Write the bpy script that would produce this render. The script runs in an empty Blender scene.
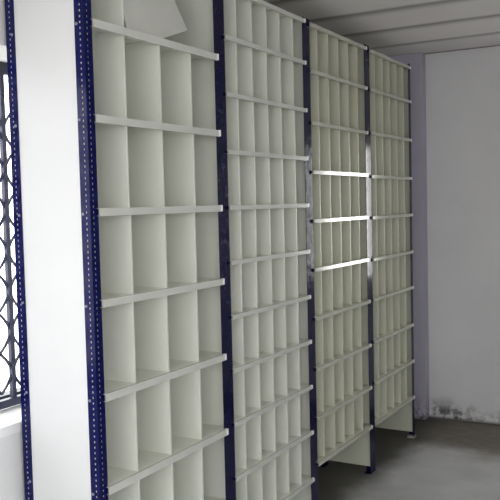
import bpy, bmesh, math, random
from mathutils import Vector, Matrix
random.seed(4)
S = bpy.context.scene
COL = S.collection

# ------------------------------------------------------------------ measures (metres)
W, W4 = 0.84, 0.8186           # width of a rack; the last one is a touch narrower
D = 0.348                      # depth of the racks
PT = 2.585                     # top of the posts
F = 0.040                      # flange of the slotted angle
OUT = 0.012                    # how far the lip stands out in front of the posts
Y_WALL, Y_RIGHT = 0.365, -3.05
X_BACK, X_FAR = -3.4, 3.86
Z_CEIL = 2.735

# ------------------------------------------------------------------ materials
def nodes(name):
    m = bpy.data.materials.new(name); m.use_nodes = True
    nt = m.node_tree
    return m, nt, nt.nodes['Principled BSDF']

def tex_noise(nt, scale, detail=4.0, rough=0.55, vec=None):
    n = nt.nodes.new('ShaderNodeTexNoise')
    n.inputs['Scale'].default_value = scale
    n.inputs['Detail'].default_value = detail
    n.inputs['Roughness'].default_value = rough
    if vec is not None: nt.links.new(vec, n.inputs['Vector'])
    return n

def ramp(nt, src, p0, c0, p1, c1):
    r = nt.nodes.new('ShaderNodeValToRGB')
    e = r.color_ramp.elements
    e[0].position, e[0].color = p0, (*c0, 1)
    e[1].position, e[1].color = p1, (*c1, 1)
    nt.links.new(src, r.inputs['Fac'])
    return r

def mix(nt, fac, a, b):
    n = nt.nodes.new('ShaderNodeMix'); n.data_type = 'RGBA'
    nt.links.new(fac, n.inputs[0])
    for s, v in ((n.inputs[6], a), (n.inputs[7], b)):
        if isinstance(v, tuple): s.default_value = (*v, 1)
        else: nt.links.new(v, s)
    return n.outputs[2]

def maprange(nt, src, a, b, c=0.0, d=1.0):
    n = nt.nodes.new('ShaderNodeMapRange'); n.interpolation_type = 'SMOOTHSTEP'
    for k, v in zip(('From Min', 'From Max', 'To Min', 'To Max'), (a, b, c, d)):
        n.inputs[k].default_value = v
    nt.links.new(src, n.inputs['Value'])
    return n.outputs['Result']

def op(nt, kind, a, b=0.0):
    n = nt.nodes.new('ShaderNodeMath'); n.operation = kind
    for s, v in zip(n.inputs, (a, b)):
        if isinstance(v, (int, float)): s.default_value = v
        else: nt.links.new(v, s)
    return n.outputs[0]

def bump(nt, b, src, strength, dist=0.01):
    n = nt.nodes.new('ShaderNodeBump')
    n.inputs['Strength'].default_value = strength
    n.inputs['Distance'].default_value = dist
    nt.links.new(src, n.inputs['Height'])
    nt.links.new(n.outputs['Normal'], b.inputs['Normal'])

def paint(name, c, rough=0.4, var=0.06, scale=5.0, bmp=0.0, spec=0.5):
    m, nt, b = nodes(name)
    pos = nt.nodes.new('ShaderNodeNewGeometry').outputs['Position']
    n = tex_noise(nt, scale, vec=pos)
    r = ramp(nt, n.outputs['Fac'], 0.3, tuple(x * (1 - var) for x in c), 0.7, tuple(min(1, x * (1 + var)) for x in c))
    nt.links.new(r.outputs['Color'], b.inputs['Base Color'])
    b.inputs['Roughness'].default_value = rough
    b.inputs['Specular IOR Level'].default_value = spec
    if bmp:
        n2 = tex_noise(nt, 60, vec=pos)
        bump(nt, b, n2.outputs['Fac'], bmp, 0.002)
    return m

M = {}
M['sheet'] = paint('white_enamel_sheet', (0.75, 0.76, 0.685), 0.42, 0.03)
M['sheet_far_dim'] = paint('dimmed_enamel_sheet', (0.645, 0.65, 0.535), 0.42, 0.03)  # same white enamel, dimmer yellower light on the far racks painted in
M['lip'] = paint('white_enamel_shelf', (0.61, 0.62, 0.57), 0.17, 0.03)
M['end_sheet'] = paint('white_end_sheet', (0.70, 0.70, 0.70), 0.45, 0.015, 2.0)

def navy(name, c0, c1):
    m, nt, b = nodes(name)
    pos = nt.nodes.new('ShaderNodeNewGeometry').outputs['Position']
    n = tex_noise(nt, 35, 5, vec=pos)
    r = ramp(nt, n.outputs['Fac'], 0.35, c0, 0.7, c1)
    nt.links.new(r.outputs['Color'], b.inputs['Base Color'])
    r2 = ramp(nt, n.outputs['Fac'], 0.35, (0.10,) * 3, 0.65, (0.24,) * 3)
    nt.links.new(r2.outputs['Color'], b.inputs['Roughness'])
    b.inputs['Specular IOR Level'].default_value = 0.2
    return m
M['navy'] = navy('navy_angle_paint', (0.003, 0.002, 0.026), (0.005, 0.004, 0.052))
M['navy_lit'] = navy('lit_navy_angle_paint', (0.003, 0.004, 0.050), (0.005, 0.007, 0.085))  # same navy paint, brightened to carry light on the window-side posts
M['tip'] = paint('pale_tip', (0.88, 0.88, 0.90), 0.3, 0.02)
M['zinc'] = paint('zinc_bolt', (0.22, 0.22, 0.32), 0.4, 0.05)
M['foot'] = paint('grey_metal_foot', (0.40, 0.39, 0.36), 0.6, 0.1)
M['grille'] = paint('dark_blue_iron', (0.02, 0.022, 0.055), 0.45, 0.1)
M['frame'] = paint('dark_window_frame', (0.03, 0.035, 0.04), 0.5, 0.1)
M['sill'] = paint('white_sill', (0.82, 0.82, 0.82), 0.5, 0.02)
M['door'] = paint('added_door_grey_paint', (0.35, 0.33, 0.30), 0.5, 0.05)

m, nt, b = nodes('window_glass')
tr = nt.nodes.new('ShaderNodeBsdfTransparent'); gl = nt.nodes.new('ShaderNodeBsdfGlossy')
gl.inputs['Roughness'].default_value = 0.02
mx = nt.nodes.new('ShaderNodeMixShader'); mx.inputs[0].default_value = 0.05
nt.links.new(tr.outputs[0], mx.inputs[1]); nt.links.new(gl.outputs[0], mx.inputs[2])
nt.links.new(mx.outputs[0], nt.nodes['Material Output'].inputs['Surface'])
M['glass'] = m

def plaster(name, c, dirt=False):
    m, nt, b = nodes(name)
    pos = nt.nodes.new('ShaderNodeNewGeometry').outputs['Position']
    n = tex_noise(nt, 1.6, 5, vec=pos)
    r = ramp(nt, n.outputs['Fac'], 0.3, tuple(x * 0.95 for x in c), 0.7, tuple(min(1, x * 1.05) for x in c))
    col = r.outputs['Color']
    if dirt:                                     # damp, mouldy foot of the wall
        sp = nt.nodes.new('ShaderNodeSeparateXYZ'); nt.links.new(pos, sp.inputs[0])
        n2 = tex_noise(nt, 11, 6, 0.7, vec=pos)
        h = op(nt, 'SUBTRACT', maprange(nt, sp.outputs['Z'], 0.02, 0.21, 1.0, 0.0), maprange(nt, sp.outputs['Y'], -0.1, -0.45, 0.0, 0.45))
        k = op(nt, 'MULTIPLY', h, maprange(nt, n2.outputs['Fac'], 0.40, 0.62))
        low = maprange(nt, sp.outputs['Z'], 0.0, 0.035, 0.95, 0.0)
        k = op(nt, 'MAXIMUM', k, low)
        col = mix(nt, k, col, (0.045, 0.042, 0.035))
    nt.links.new(col, b.inputs['Base Color'])
    b.inputs['Roughness'].default_value = 0.85
    n3 = tex_noise(nt, 45, 4, vec=pos)
    bump(nt, b, n3.outputs['Fac'], 0.12, 0.004)
    return m
M['wall'] = plaster('white_plaster', (0.74, 0.74, 0.74))
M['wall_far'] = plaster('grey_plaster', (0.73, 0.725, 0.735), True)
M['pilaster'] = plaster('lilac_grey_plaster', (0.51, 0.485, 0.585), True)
M['ceiling'] = plaster('bare_concrete_ceiling', (0.79, 0.76, 0.745))
nt = M['ceiling'].node_tree; b = nt.nodes['Principled BSDF']       # dark weathered joints and uneven boards
pos = nt.nodes.new('ShaderNodeNewGeometry').outputs['Position']
sp = nt.nodes.new('ShaderNodeSeparateXYZ'); nt.links.new(pos, sp.inputs[0])
wob = tex_noise(nt, 1.3, 3, vec=pos)
fx = op(nt, 'ADD', sp.outputs['X'], op(nt, 'MULTIPLY', op(nt, 'SUBTRACT', wob.outputs['Fac'], 0.5), 0.05))
fr_ = op(nt, 'FRACT', op(nt, 'DIVIDE', op(nt, 'SUBTRACT', fx, 2.335 - 5.1), 0.51), 0.0)
j = op(nt, 'MAXIMUM', maprange(nt, fr_, 0.02, 0.30, 1.0, 0.0), maprange(nt, fr_, 0.86, 1.0, 0.0, 1.0))
j = op(nt, 'MULTIPLY', j, maprange(nt, wob.outputs['Fac'], 0.2, 0.6, 0.75, 0.95))
old = b.inputs['Base Color'].links[0].from_socket
nt.links.new(mix(nt, j, old, (0.20, 0.19, 0.18)), b.inputs['Base Color'])

m, nt, b = nodes('concrete_floor')
pos = nt.nodes.new('ShaderNodeNewGeometry').outputs['Position']
sp = nt.nodes.new('ShaderNodeSeparateXYZ'); nt.links.new(pos, sp.inputs[0])
n = tex_noise(nt, 2.2, 6, 0.6, vec=pos)
r = ramp(nt, n.outputs['Fac'], 0.3, (0.50, 0.50, 0.49), 0.7, (0.67, 0.67, 0.67))
edge = tex_noise(nt, 3.0, 4, vec=pos)
x2 = op(nt, 'ADD', sp.outputs['X'], op(nt, 'MULTIPLY', op(nt, 'SUBTRACT', edge.outputs['Fac'], 0.5), 0.5))
dirt = maprange(nt, x2, 2.95, 3.35)
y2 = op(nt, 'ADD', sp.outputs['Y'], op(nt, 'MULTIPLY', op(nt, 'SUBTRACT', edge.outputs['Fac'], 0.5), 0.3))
under = maprange(nt, y2, -0.20, 0.06)                    # shade beneath and beside the racks, painted into the floor
n4 = tex_noise(nt, 14, 5, vec=pos)
dcol = ramp(nt, n4.outputs['Fac'], 0.3, (0.12, 0.10, 0.066), 0.7, (0.20, 0.168, 0.115))
c1 = mix(nt, op(nt, 'MULTIPLY', dirt, 0.92), r.outputs['Color'], dcol.outputs['Color'])
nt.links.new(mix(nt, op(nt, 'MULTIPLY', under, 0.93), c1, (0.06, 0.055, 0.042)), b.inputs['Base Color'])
b.inputs['Roughness'].default_value = 0.5
n5 = tex_noise(nt, 30, 5, vec=pos)
bump(nt, b, n5.outputs['Fac'], 0.15, 0.004)
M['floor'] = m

# ------------------------------------------------------------------ mesh helpers
def box(bm, x0, x1, y0, y1, z0, z1):
    v = [bm.verts.new((x, y, z)) for x in (x0, x1) for y in (y0, y1) for z in (z0, z1)]
    for f in ((0, 1, 3, 2), (4, 6, 7, 5), (0, 4, 5, 1), (2, 3, 7, 6), (0, 2, 6, 4), (1, 5, 7, 3)):
        bm.faces.new([v[i] for i in f])

def bar(bm, a, b, r, n=6):
    a, b = Vector(a), Vector(b); d = (b - a).normalized()
    s = d.orthogonal().normalized(); t = d.cross(s)
    rings = [[bm.verts.new(p + (s * math.cos(2 * math.pi * i / n) + t * math.sin(2 * math.pi * i / n)) * r) for i in range(n)] for p in (a, b)]
    for i in range(n):
        bm.faces.new((rings[0][i], rings[0][(i + 1) % n], rings[1][(i + 1) % n], rings[1][i]))
    bm.faces.new(rings[0][::-1]); bm.faces.new(rings[1])

def obj(name, bm, mat, parent=None):
    bmesh.ops.recalc_face_normals(bm, faces=bm.faces)
    me = bpy.data.meshes.new(name); bm.to_mesh(me); bm.free()
    me.materials.append(mat)
    o = bpy.data.objects.new(name, me); COL.objects.link(o)
    if parent: o.parent = parent
    return o

def boxes(name, bs, mat, parent=None):
    bm = bmesh.new()
    for q in bs: box(bm, *q)
    return obj(name, bm, mat, parent)

def struct(o):
    o['kind'] = 'structure'; return o

def wall_with_hole(name, axis, c0, c1, u0, u1, holes, mat):
    """slab between c0 and c1 on axis ('X' or 'Y'), u0..u1 along the other axis, holes (ua, ub, za, zb) left to right"""
    bs = []; cur = u0
    def add(ua, ub, za, zb):
        if axis == 'Y': bs.append((ua, ub, c0, c1, za, zb))
        else: bs.append((c0, c1, ua, ub, za, zb))
    for ua, ub, za, zb in holes:
        add(cur, ua, 0, Z_CEIL)
        if za > 0: add(ua, ub, 0, za)
        add(ua, ub, zb, Z_CEIL)
        cur = ub
    add(cur, u1, 0, Z_CEIL)
    return struct(boxes(name, bs, mat))

# ------------------------------------------------------------------ the room
T = 0.30
LW = (-1.75, 0.42, 0.90, 2.225)        # window in the left wall: x0 x1 z0 z1
FW = (-1.02, -0.525, 1.02, 2.12)       # window in the far wall: y0 y1 z0 z1
RW_FILL = (-3.2, -1.0, 1.1, 2.6)           # unseen right-wall opening, added as fill light
BD_FILL = (-0.75, 0.10, 0.0, 2.1)           # unseen doorway in the back wall, added to let in fill light
BW_FILL = (-2.9, -0.85, 1.15, 2.62)         # unseen back-wall opening behind the camera, added as fill light
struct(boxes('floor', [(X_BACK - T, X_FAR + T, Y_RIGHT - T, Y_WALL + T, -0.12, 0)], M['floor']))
wall_with_hole('wall_left', 'Y', Y_WALL, Y_WALL + T, X_BACK, X_FAR, [LW], M['wall'])
wall_with_hole('wall_right', 'Y', Y_RIGHT - T, Y_RIGHT, X_BACK, X_FAR, [RW_FILL], M['wall'])
wall_with_hole('wall_far', 'X', X_FAR, X_FAR + T, Y_RIGHT - T, Y_WALL + T, [FW], M['wall_far'])
wall_with_hole('wall_back', 'X', X_BACK - T, X_BACK, Y_RIGHT - T, Y_WALL + T, [BW_FILL, BD_FILL], M['wall'])

# ceiling: concrete cast against boards, each board a hair lower on one side, a groove at every joint
bm = bmesh.new()
xs = []
x = 2.335 - 0.51 * 12
while x < X_FAR + T + 0.5:
    xs.append(x); x += 0.51
prof = [(X_BACK - T, Z_CEIL)]
for xj in xs:
    if xj < X_BACK - T + 0.1 or xj > X_FAR - 0.1: continue
    prof += [(xj - 0.02, Z_CEIL - 0.012), (xj - 0.012, Z_CEIL + 0.028), (xj + 0.014, Z_CEIL + 0.028), (xj + 0.03, Z_CEIL + 0.004)]
prof += [(X_FAR + T, Z_CEIL)]
lo = [[bm.verts.new((px, y, pz)) for y in (Y_RIGHT - T, Y_WALL + T)] for px, pz in prof]
hi = [[bm.verts.new((px, y, Z_CEIL + 0.2)) for y in (Y_RIGHT - T, Y_WALL + T)] for px, pz in prof]
for i in range(len(prof) - 1):
    bm.faces.new((lo[i][0], lo[i][1], lo[i + 1][1], lo[i + 1][0]))
    bm.faces.new((hi[i][0], hi[i + 1][0], hi[i + 1][1], hi[i][1]))
    for k in (0, 1): bm.faces.new((lo[i][k], lo[i + 1][k], hi[i + 1][k], hi[i][k]))
for i in (0, -1): bm.faces.new((lo[i][0], lo[i][1], hi[i][1], hi[i][0]))
struct(obj('ceiling', bm, M['ceiling']))

# corner pilaster between the last rack and the far wall
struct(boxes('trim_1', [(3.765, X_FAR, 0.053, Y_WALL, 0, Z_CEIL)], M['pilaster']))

# ---- windows: a frame with mullions, panes, a sill, an iron grille
def frame_boxes(u0, u1, z0, z1, t, n):
    out = [(u0, u1, z1 - t, z1), (u0, u1, z0, z0 + t), (u0, u0 + t, z0 + t, z1 - t), (u1 - t, u1, z0 + t, z1 - t)]
    for i in range(1, n):
        c = u0 + (u1 - u0) * i / n
        out.append((c - t * .45, c + t * .45, z0 + t, z1 - t))
    return out

def window(name, axis, c, hole, n, depth=0.05):
    u0, u1, z0, z1 = hole
    def B(ua, ub, za, zb, ca, cb):
        return (ua, ub, ca, cb, za, zb) if axis == 'Y' else (ca, cb, ua, ub, za, zb)
    root = struct(boxes(name, [B(a, b_, za, zb, c, c + depth) for a, b_, za, zb in frame_boxes(u0, u1, z0, z1, 0.04, n)], M['frame']))
    for i in range(n):
        a = u0 + (u1 - u0) * i / n; b_ = u0 + (u1 - u0) * (i + 1) / n
        boxes('window_pane', [B(a + 0.02, b_ - 0.02, z0 + 0.04, z1 - 0.04, c + depth * .5 - .002, c + depth * .5 + .002)], M['glass'], root)
    return root

w1 = window('window_1', 'Y', 0.60, LW, 3)
window('window_2', 'X', X_FAR + 0.12, FW, 1)
window('fill_window_4', 'X', X_BACK - 0.2, BW_FILL, 3)  # unseen window, added to brighten the rack cells
window('fill_window_3', 'Y', Y_RIGHT - 0.2, RW_FILL, 2)  # unseen window, added for interior fill
# white sill of the left window
boxes('window_sill', [(LW[0], LW[1], Y_WALL - 0.004, 0.60, LW[2] - 0.03, LW[2] + 0.004)], M['sill'], w1)
# iron grille: upright bars with diamond scrolls between them, bottom and top rail
gy = 0.545
bm = bmesh.new()
gx0, gx1 = LW[0] + 0.01, LW[1] - 0.01
box(bm, gx0, gx1, gy - 0.012, gy + 0.012, 0.912, 0.942)
box(bm, gx0, gx1, gy - 0.010, gy + 0.010, 2.165, 2.185)
pitch = 0.115; k = 0
xb = 0.155
while xb > gx0 + 0.02: xb -= pitch
xb += pitch
while xb < gx1:
    box(bm, xb - 0.010, xb + 0.010, gy - 0.008, gy + 0.008, 0.94, 2.17)
    z = 0.965
    hstep = 0.153
    while z + hstep < 2.17 and xb + pitch < gx1 + 0.05:
        # a diamond of flat iron with curled sides in each cell
        xm = xb + pitch / 2; zm = z + hstep / 2
        pts = []
        for i in range(13):
            a = math.pi * 2 * i / 12
            rr = 1 - 0.22 * abs(math.sin(2 * a))
            pts.append((xm + pitch * .5 * rr * math.cos(a), gy, zm + hstep * .5 * rr * math.sin(a)))
        for i in range(12): bar(bm, pts[i], pts[i + 1], 0.006, 5)
        z += hstep
    xb += pitch
obj('window_grille', bm, M['grille'], w1)

# leaf of the added doorway, swung open so light enters, behind the camera
d1 = struct(boxes('added_door_1', [(X_BACK + 0.012, X_BACK + 0.85, BD_FILL[1] + 0.005, BD_FILL[1] + 0.045, 0.008, 2.08)], M['door']))
boxes('added_door_handle', [(X_BACK + 0.76, X_BACK + 0.78, BD_FILL[1] - 0.045, BD_FILL[1] + 0.005, 1.0, 1.02), (X_BACK + 0.66, X_BACK + 0.78, BD_FILL[1] - 0.06, BD_FILL[1] - 0.045, 1.0, 1.02)], M['zinc'], d1)

# ------------------------------------------------------------------ the racks
PITCH = 0.0187
def post_mesh(bm, X, Y, sx, sy, z0, z1, hole):
    """slotted angle with its corner at X, Y, flanges reaching sx along x and sy along y, a row of real holes in each"""
    t = 0.0025; a, b_ = 0.0145, 0.0145 + hole
    def strip(u0, u1, za, zb, fl):
        if fl == 'x':   # flange in the front/rear plane
            xa, xb = sorted((X + sx * u0, X + sx * u1)); ya, yb = sorted((Y, Y + sy * t))
        else:
            xa, xb = sorted((X, X + sx * t)); ya, yb = sorted((Y + sy * max(u0, t), Y + sy * u1))
        box(bm, xa, xb, ya, yb, za, zb)
    for fl in ('x', 'y'):
        strip(0, a, z0, z1, fl); strip(b_, F, z0, z1, fl)
        z = z0 + 0.008
        strip(a, b_, z0, z, fl)
        while z < z1 - 0.02:
            strip(a, b_, z + hole * 1.15, min(z + PITCH, z1), fl); z += PITCH
        strip(a, b_, z, z1, fl) if z < z1 - 0.001 else None

def rack(x0, w, zs, n, label, sheet, first=False, skip=(), last=False):
    root = bpy.data.objects.new('pigeonhole_rack', None); COL.objects.link(root)
    root.location = (x0, 0, 0)
    root['label'] = label; root['category'] = 'rack'; root['group'] = 'tall racks in a row along the wall'
    g = 0.0008                                           # racks stand a hair apart
    # four slotted-angle posts
    for X, sx in ((g, 1), (w - g, -1)):
        for Y, sy in ((0, 1), (D, -1)):
            bm = bmesh.new(); post_mesh(bm, X, Y, sx, sy, 0.004, PT, 0.006 if first and sx > 0 else 0.0042)
            p = obj('post', bm, M['navy_lit' if first and sx > 0 else 'navy'], root)
            light = last and sx < 0 and sy > 0
            ya, yb = sorted((Y - sy * 0.001, Y + sy * 0.041)); xa, xb = sorted((X, X + sx * 0.041))
            if light: xb += 0.010; ya -= 0.008
            f = boxes('post_foot', [(xa, xb, ya, yb, 0, 0.004)] + ([(xa, xb, ya, yb, 0.004, 0.012)] if light else []), M['foot'] if light else M['navy'], p)
            if light: f['label'] = 'pale grey metal foot'
            if first and sx > 0:                         # zinc bolts on the end flange at every shelf
                for z in zs[1:]:
                    bm = bmesh.new()
                    yc = Y + sy * 0.030
                    bar(bm, (X - 0.004, yc, z - 0.018), (X + 0.0001, yc, z - 0.018), 0.005, 6)
                    bo = obj('bolt', bm, M['zinc'], p); bo['label'] = 'silver bolt head'
    # side sheets and back sheet
    zb = 0.035
    e = 0.0036
    for k, X in enumerate((e, w - e - 0.0015)):
        bs = [(X, X + 0.0015, 0.004, D - 0.003, zb, PT - 0.004)]
        mat = sheet
        if first and k == 0:
            bs.append((X + 0.0016, X + 0.036, 0.0036, 0.005, zb, PT - 0.004))
            mat = M['end_sheet']
        boxes('side_panel', bs, mat, root)
    boxes('back_panel', [(0.006, w - 0.006, D - 0.0055, D - 0.0035, zs[-1] - 0.02, PT - 0.004)], sheet, root)
    # shelves: a sheet with a folded lip that stands out between the posts
    xa, xb = 0.0415, w - 0.0415
    la, lb = 0.033, w - 0.031
    lip = 0.026 if first else 0.019
    for z in zs:
        sh = boxes('shelf', [(0.0056, w - 0.0056, 0.0055, D - 0.006, z - 0.0015, z),
                        (xa, xb, -0.001, 0.0055, z - 0.0015, z),
                        (la, lb, -OUT, -0.001, z - 0.0015, z),
                        (la, lb, -OUT, -OUT + 0.0015, z - lip, z - 0.0015),
                        (la, lb, -OUT + 0.0015, -0.0015, z - lip, z - lip + 0.0015)], sheet, root)
        sh.data.materials.append(M['lip'] if sheet is M['sheet'] else M['lip_far_dim'])
        for pl in sh.data.polygons:
            if pl.index >= 12: pl.material_index = 1          # the folded lip
        tip = boxes('lip_end', [(lb - 0.011, lb + 0.0015, -OUT - 0.002, -0.0012, z - lip * 0.92, z + 0.001)], M['tip'], sh)
    # upright dividers with a narrow front hem
    for r_ in range(len(zs) - 1):
        for i in range(1, n):
            if (r_, i) in skip: continue
            xc = 0.006 + (w - 0.012) * i / n + random.uniform(-1, 1) * 0.004
            boxes('divider', [(xc - 0.001, xc + 0.001, 0.007, D - 0.006, zs[r_ + 1] + 0.0002, zs[r_] - 0.0017),
                              (xc - 0.001, xc + 0.007, 0.006, 0.007, zs[r_ + 1] + 0.0002, zs[r_] - 0.0017)], sheet, root)
    return root

M['lip_far_dim'] = paint('dimmed_enamel_shelf', (0.56, 0.565, 0.485), 0.12, 0.03)  # same shelf enamel with the far racks' dimmer light put into the colour
Z1 = [2.583, 2.273, 1.963, 1.655, 1.350, 1.033, 0.715, 0.40, 0.085]
Z2 = [2.572, 2.365, 2.129, 1.888, 1.653, 1.419, 1.187, 0.957, 0.724, 0.487, 0.240]
Z3 = [2.568, 2.334, 2.072, 1.822, 1.571, 1.318, 1.065, 0.799, 0.540, 0.300]
Z4 = [2.564, 2.335, 2.075, 1.815, 1.566, 1.311, 1.065, 0.806, 0.553, 0.300]
rack(0, W, Z1, 4, 'tall white pigeonhole rack nearest the window, four wide cells per row, broad white end sheet', M['sheet'], True, skip=((0, 2), (0, 3)))
rack(W, W, Z2, 6, 'tall white rack second from the window, ten rows of narrow cells between navy posts', M['sheet'])
rack(2 * W, W, Z3, 6, 'tall white rack third from the window, its middle shelf lips shining bright with glare', M['sheet_far_dim'])
rack(3 * W, W4, Z4, 6, 'tall white rack at the far end of the row, beside the bare grey wall', M['sheet_far_dim'], last=True)

# loose sheet left leaning in the top row of the first rack
P = [Vector(p) for p in ((0.240, 0.012, 2.2740), (0.44, 0.020, 2.2740), (0.668, 0.042, 2.352), (0.600, 0.058, 2.462), (0.52, 0.075, 2.550), (0.245, 0.075, 2.550))]
nrm = (P[1] - P[0]).cross(P[5] - P[0]).normalized() * 0.0012
bm = bmesh.new()
c = sum(P, Vector()) / len(P)
fr = [bm.verts.new(p - c + nrm) for p in P]; bk = [bm.verts.new(p - c) for p in P]
bm.faces.new(fr); bm.faces.new(bk[::-1])
for i in range(len(P)): bm.faces.new((fr[i], bk[i], bk[(i + 1) % len(P)], fr[(i + 1) % len(P)]))
o = obj('loose_sheet', bm, M['lip'])
o.location = c
o['label'] = 'bent loose white sheet leaning in the top row of the nearest rack'
o['category'] = 'metal sheet'

# ------------------------------------------------------------------ light: overcast sky through the openings
L_SKY = 6.6
wd = bpy.data.worlds.new('overcast_sky'); S.world = wd; wd.use_nodes = True
bg = wd.node_tree.nodes['Background']
bg.inputs['Strength'].default_value = L_SKY
nt = wd.node_tree
tc = nt.nodes.new('ShaderNodeTexCoord'); sp = nt.nodes.new('ShaderNodeSeparateXYZ')
nt.links.new(tc.outputs['Generated'], sp.inputs[0])
g0 = ramp(nt, maprange(nt, sp.outputs['Z'], -0.25, 0.25), 0.0, (0.58, 0.58, 0.57), 1.0, (0.95, 0.965, 0.98))
far_boost = maprange(nt, sp.outputs['X'], 0.85, 0.95)          # sky boosted on the far side to strengthen the glare
nt.links.new(mix(nt, far_boost, g0.outputs['Color'], (2.5, 2.5, 2.44)), bg.inputs['Color'])

def portal(name, loc, rot, sx, sy):
    l = bpy.data.lights.new(name, 'AREA'); l.shape = 'RECTANGLE'; l.size, l.size_y = sx, sy
    l.cycles.is_portal = True
    o = bpy.data.objects.new(name, l); COL.objects.link(o); o.location = loc; o.rotation_euler = rot
R90 = math.pi / 2
portal('sky_portal_left', ((LW[0] + LW[1]) / 2, Y_WALL + T + .01, (LW[2] + LW[3]) / 2), (-R90, 0, 0), LW[1] - LW[0], LW[3] - LW[2])
portal('sky_portal_right', ((RW_FILL[0] + RW_FILL[1]) / 2, Y_RIGHT - T - .01, (RW_FILL[2] + RW_FILL[3]) / 2), (R90, 0, 0), RW_FILL[1] - RW_FILL[0], RW_FILL[3] - RW_FILL[2])
portal('sky_portal_far', (X_FAR + T + .01, (FW[0] + FW[1]) / 2, (FW[2] + FW[3]) / 2), (0, R90, 0), FW[3] - FW[2], FW[1] - FW[0])
portal('sky_portal_rear', (X_BACK - T - .01, (BW_FILL[0] + BW_FILL[1]) / 2, (BW_FILL[2] + BW_FILL[3]) / 2), (0, -R90, 0), BW_FILL[3] - BW_FILL[2], BW_FILL[1] - BW_FILL[0])
portal('sky_portal_back', (X_BACK - T - .01, (BD_FILL[0] + BD_FILL[1]) / 2, (BD_FILL[2] + BD_FILL[3]) / 2), (0, -R90, 0), BD_FILL[3] - BD_FILL[2], BD_FILL[1] - BD_FILL[0])

# ------------------------------------------------------------------ camera
cam = bpy.data.cameras.new('camera'); co = bpy.data.objects.new('camera', cam); COL.objects.link(co)
yaw, pit, rol, f = 0.5152, 0.0571, -0.0240, 799.66
fw = Vector((math.cos(pit) * math.cos(yaw), math.cos(pit) * math.sin(yaw), -math.sin(pit)))
r = Vector((math.sin(yaw), -math.cos(yaw), 0)); u = r.cross(fw)
r2 = r * math.cos(rol) + u * math.sin(rol); u2 = -r * math.sin(rol) + u * math.cos(rol)
mw = Matrix((r2, u2, -fw)).transposed().to_4x4(); mw.translation = (-2.0242, -1.7435, 1.6562)
co.matrix_world = mw
cam.sensor_width = 36; cam.lens = f / 500 * 36; cam.clip_start = 0.05
S.camera = co

S.view_settings.view_transform = 'Standard'
S.view_settings.look = 'None'
S.view_settings.exposure = 0.0
try:
    S.cycles.use_denoising = True
    S.cycles.max_bounces = 10; S.cycles.diffuse_bounces = 6; S.cycles.transparent_max_bounces = 12
    S.cycles.sample_clamp_indirect = 6
except Exception: pass
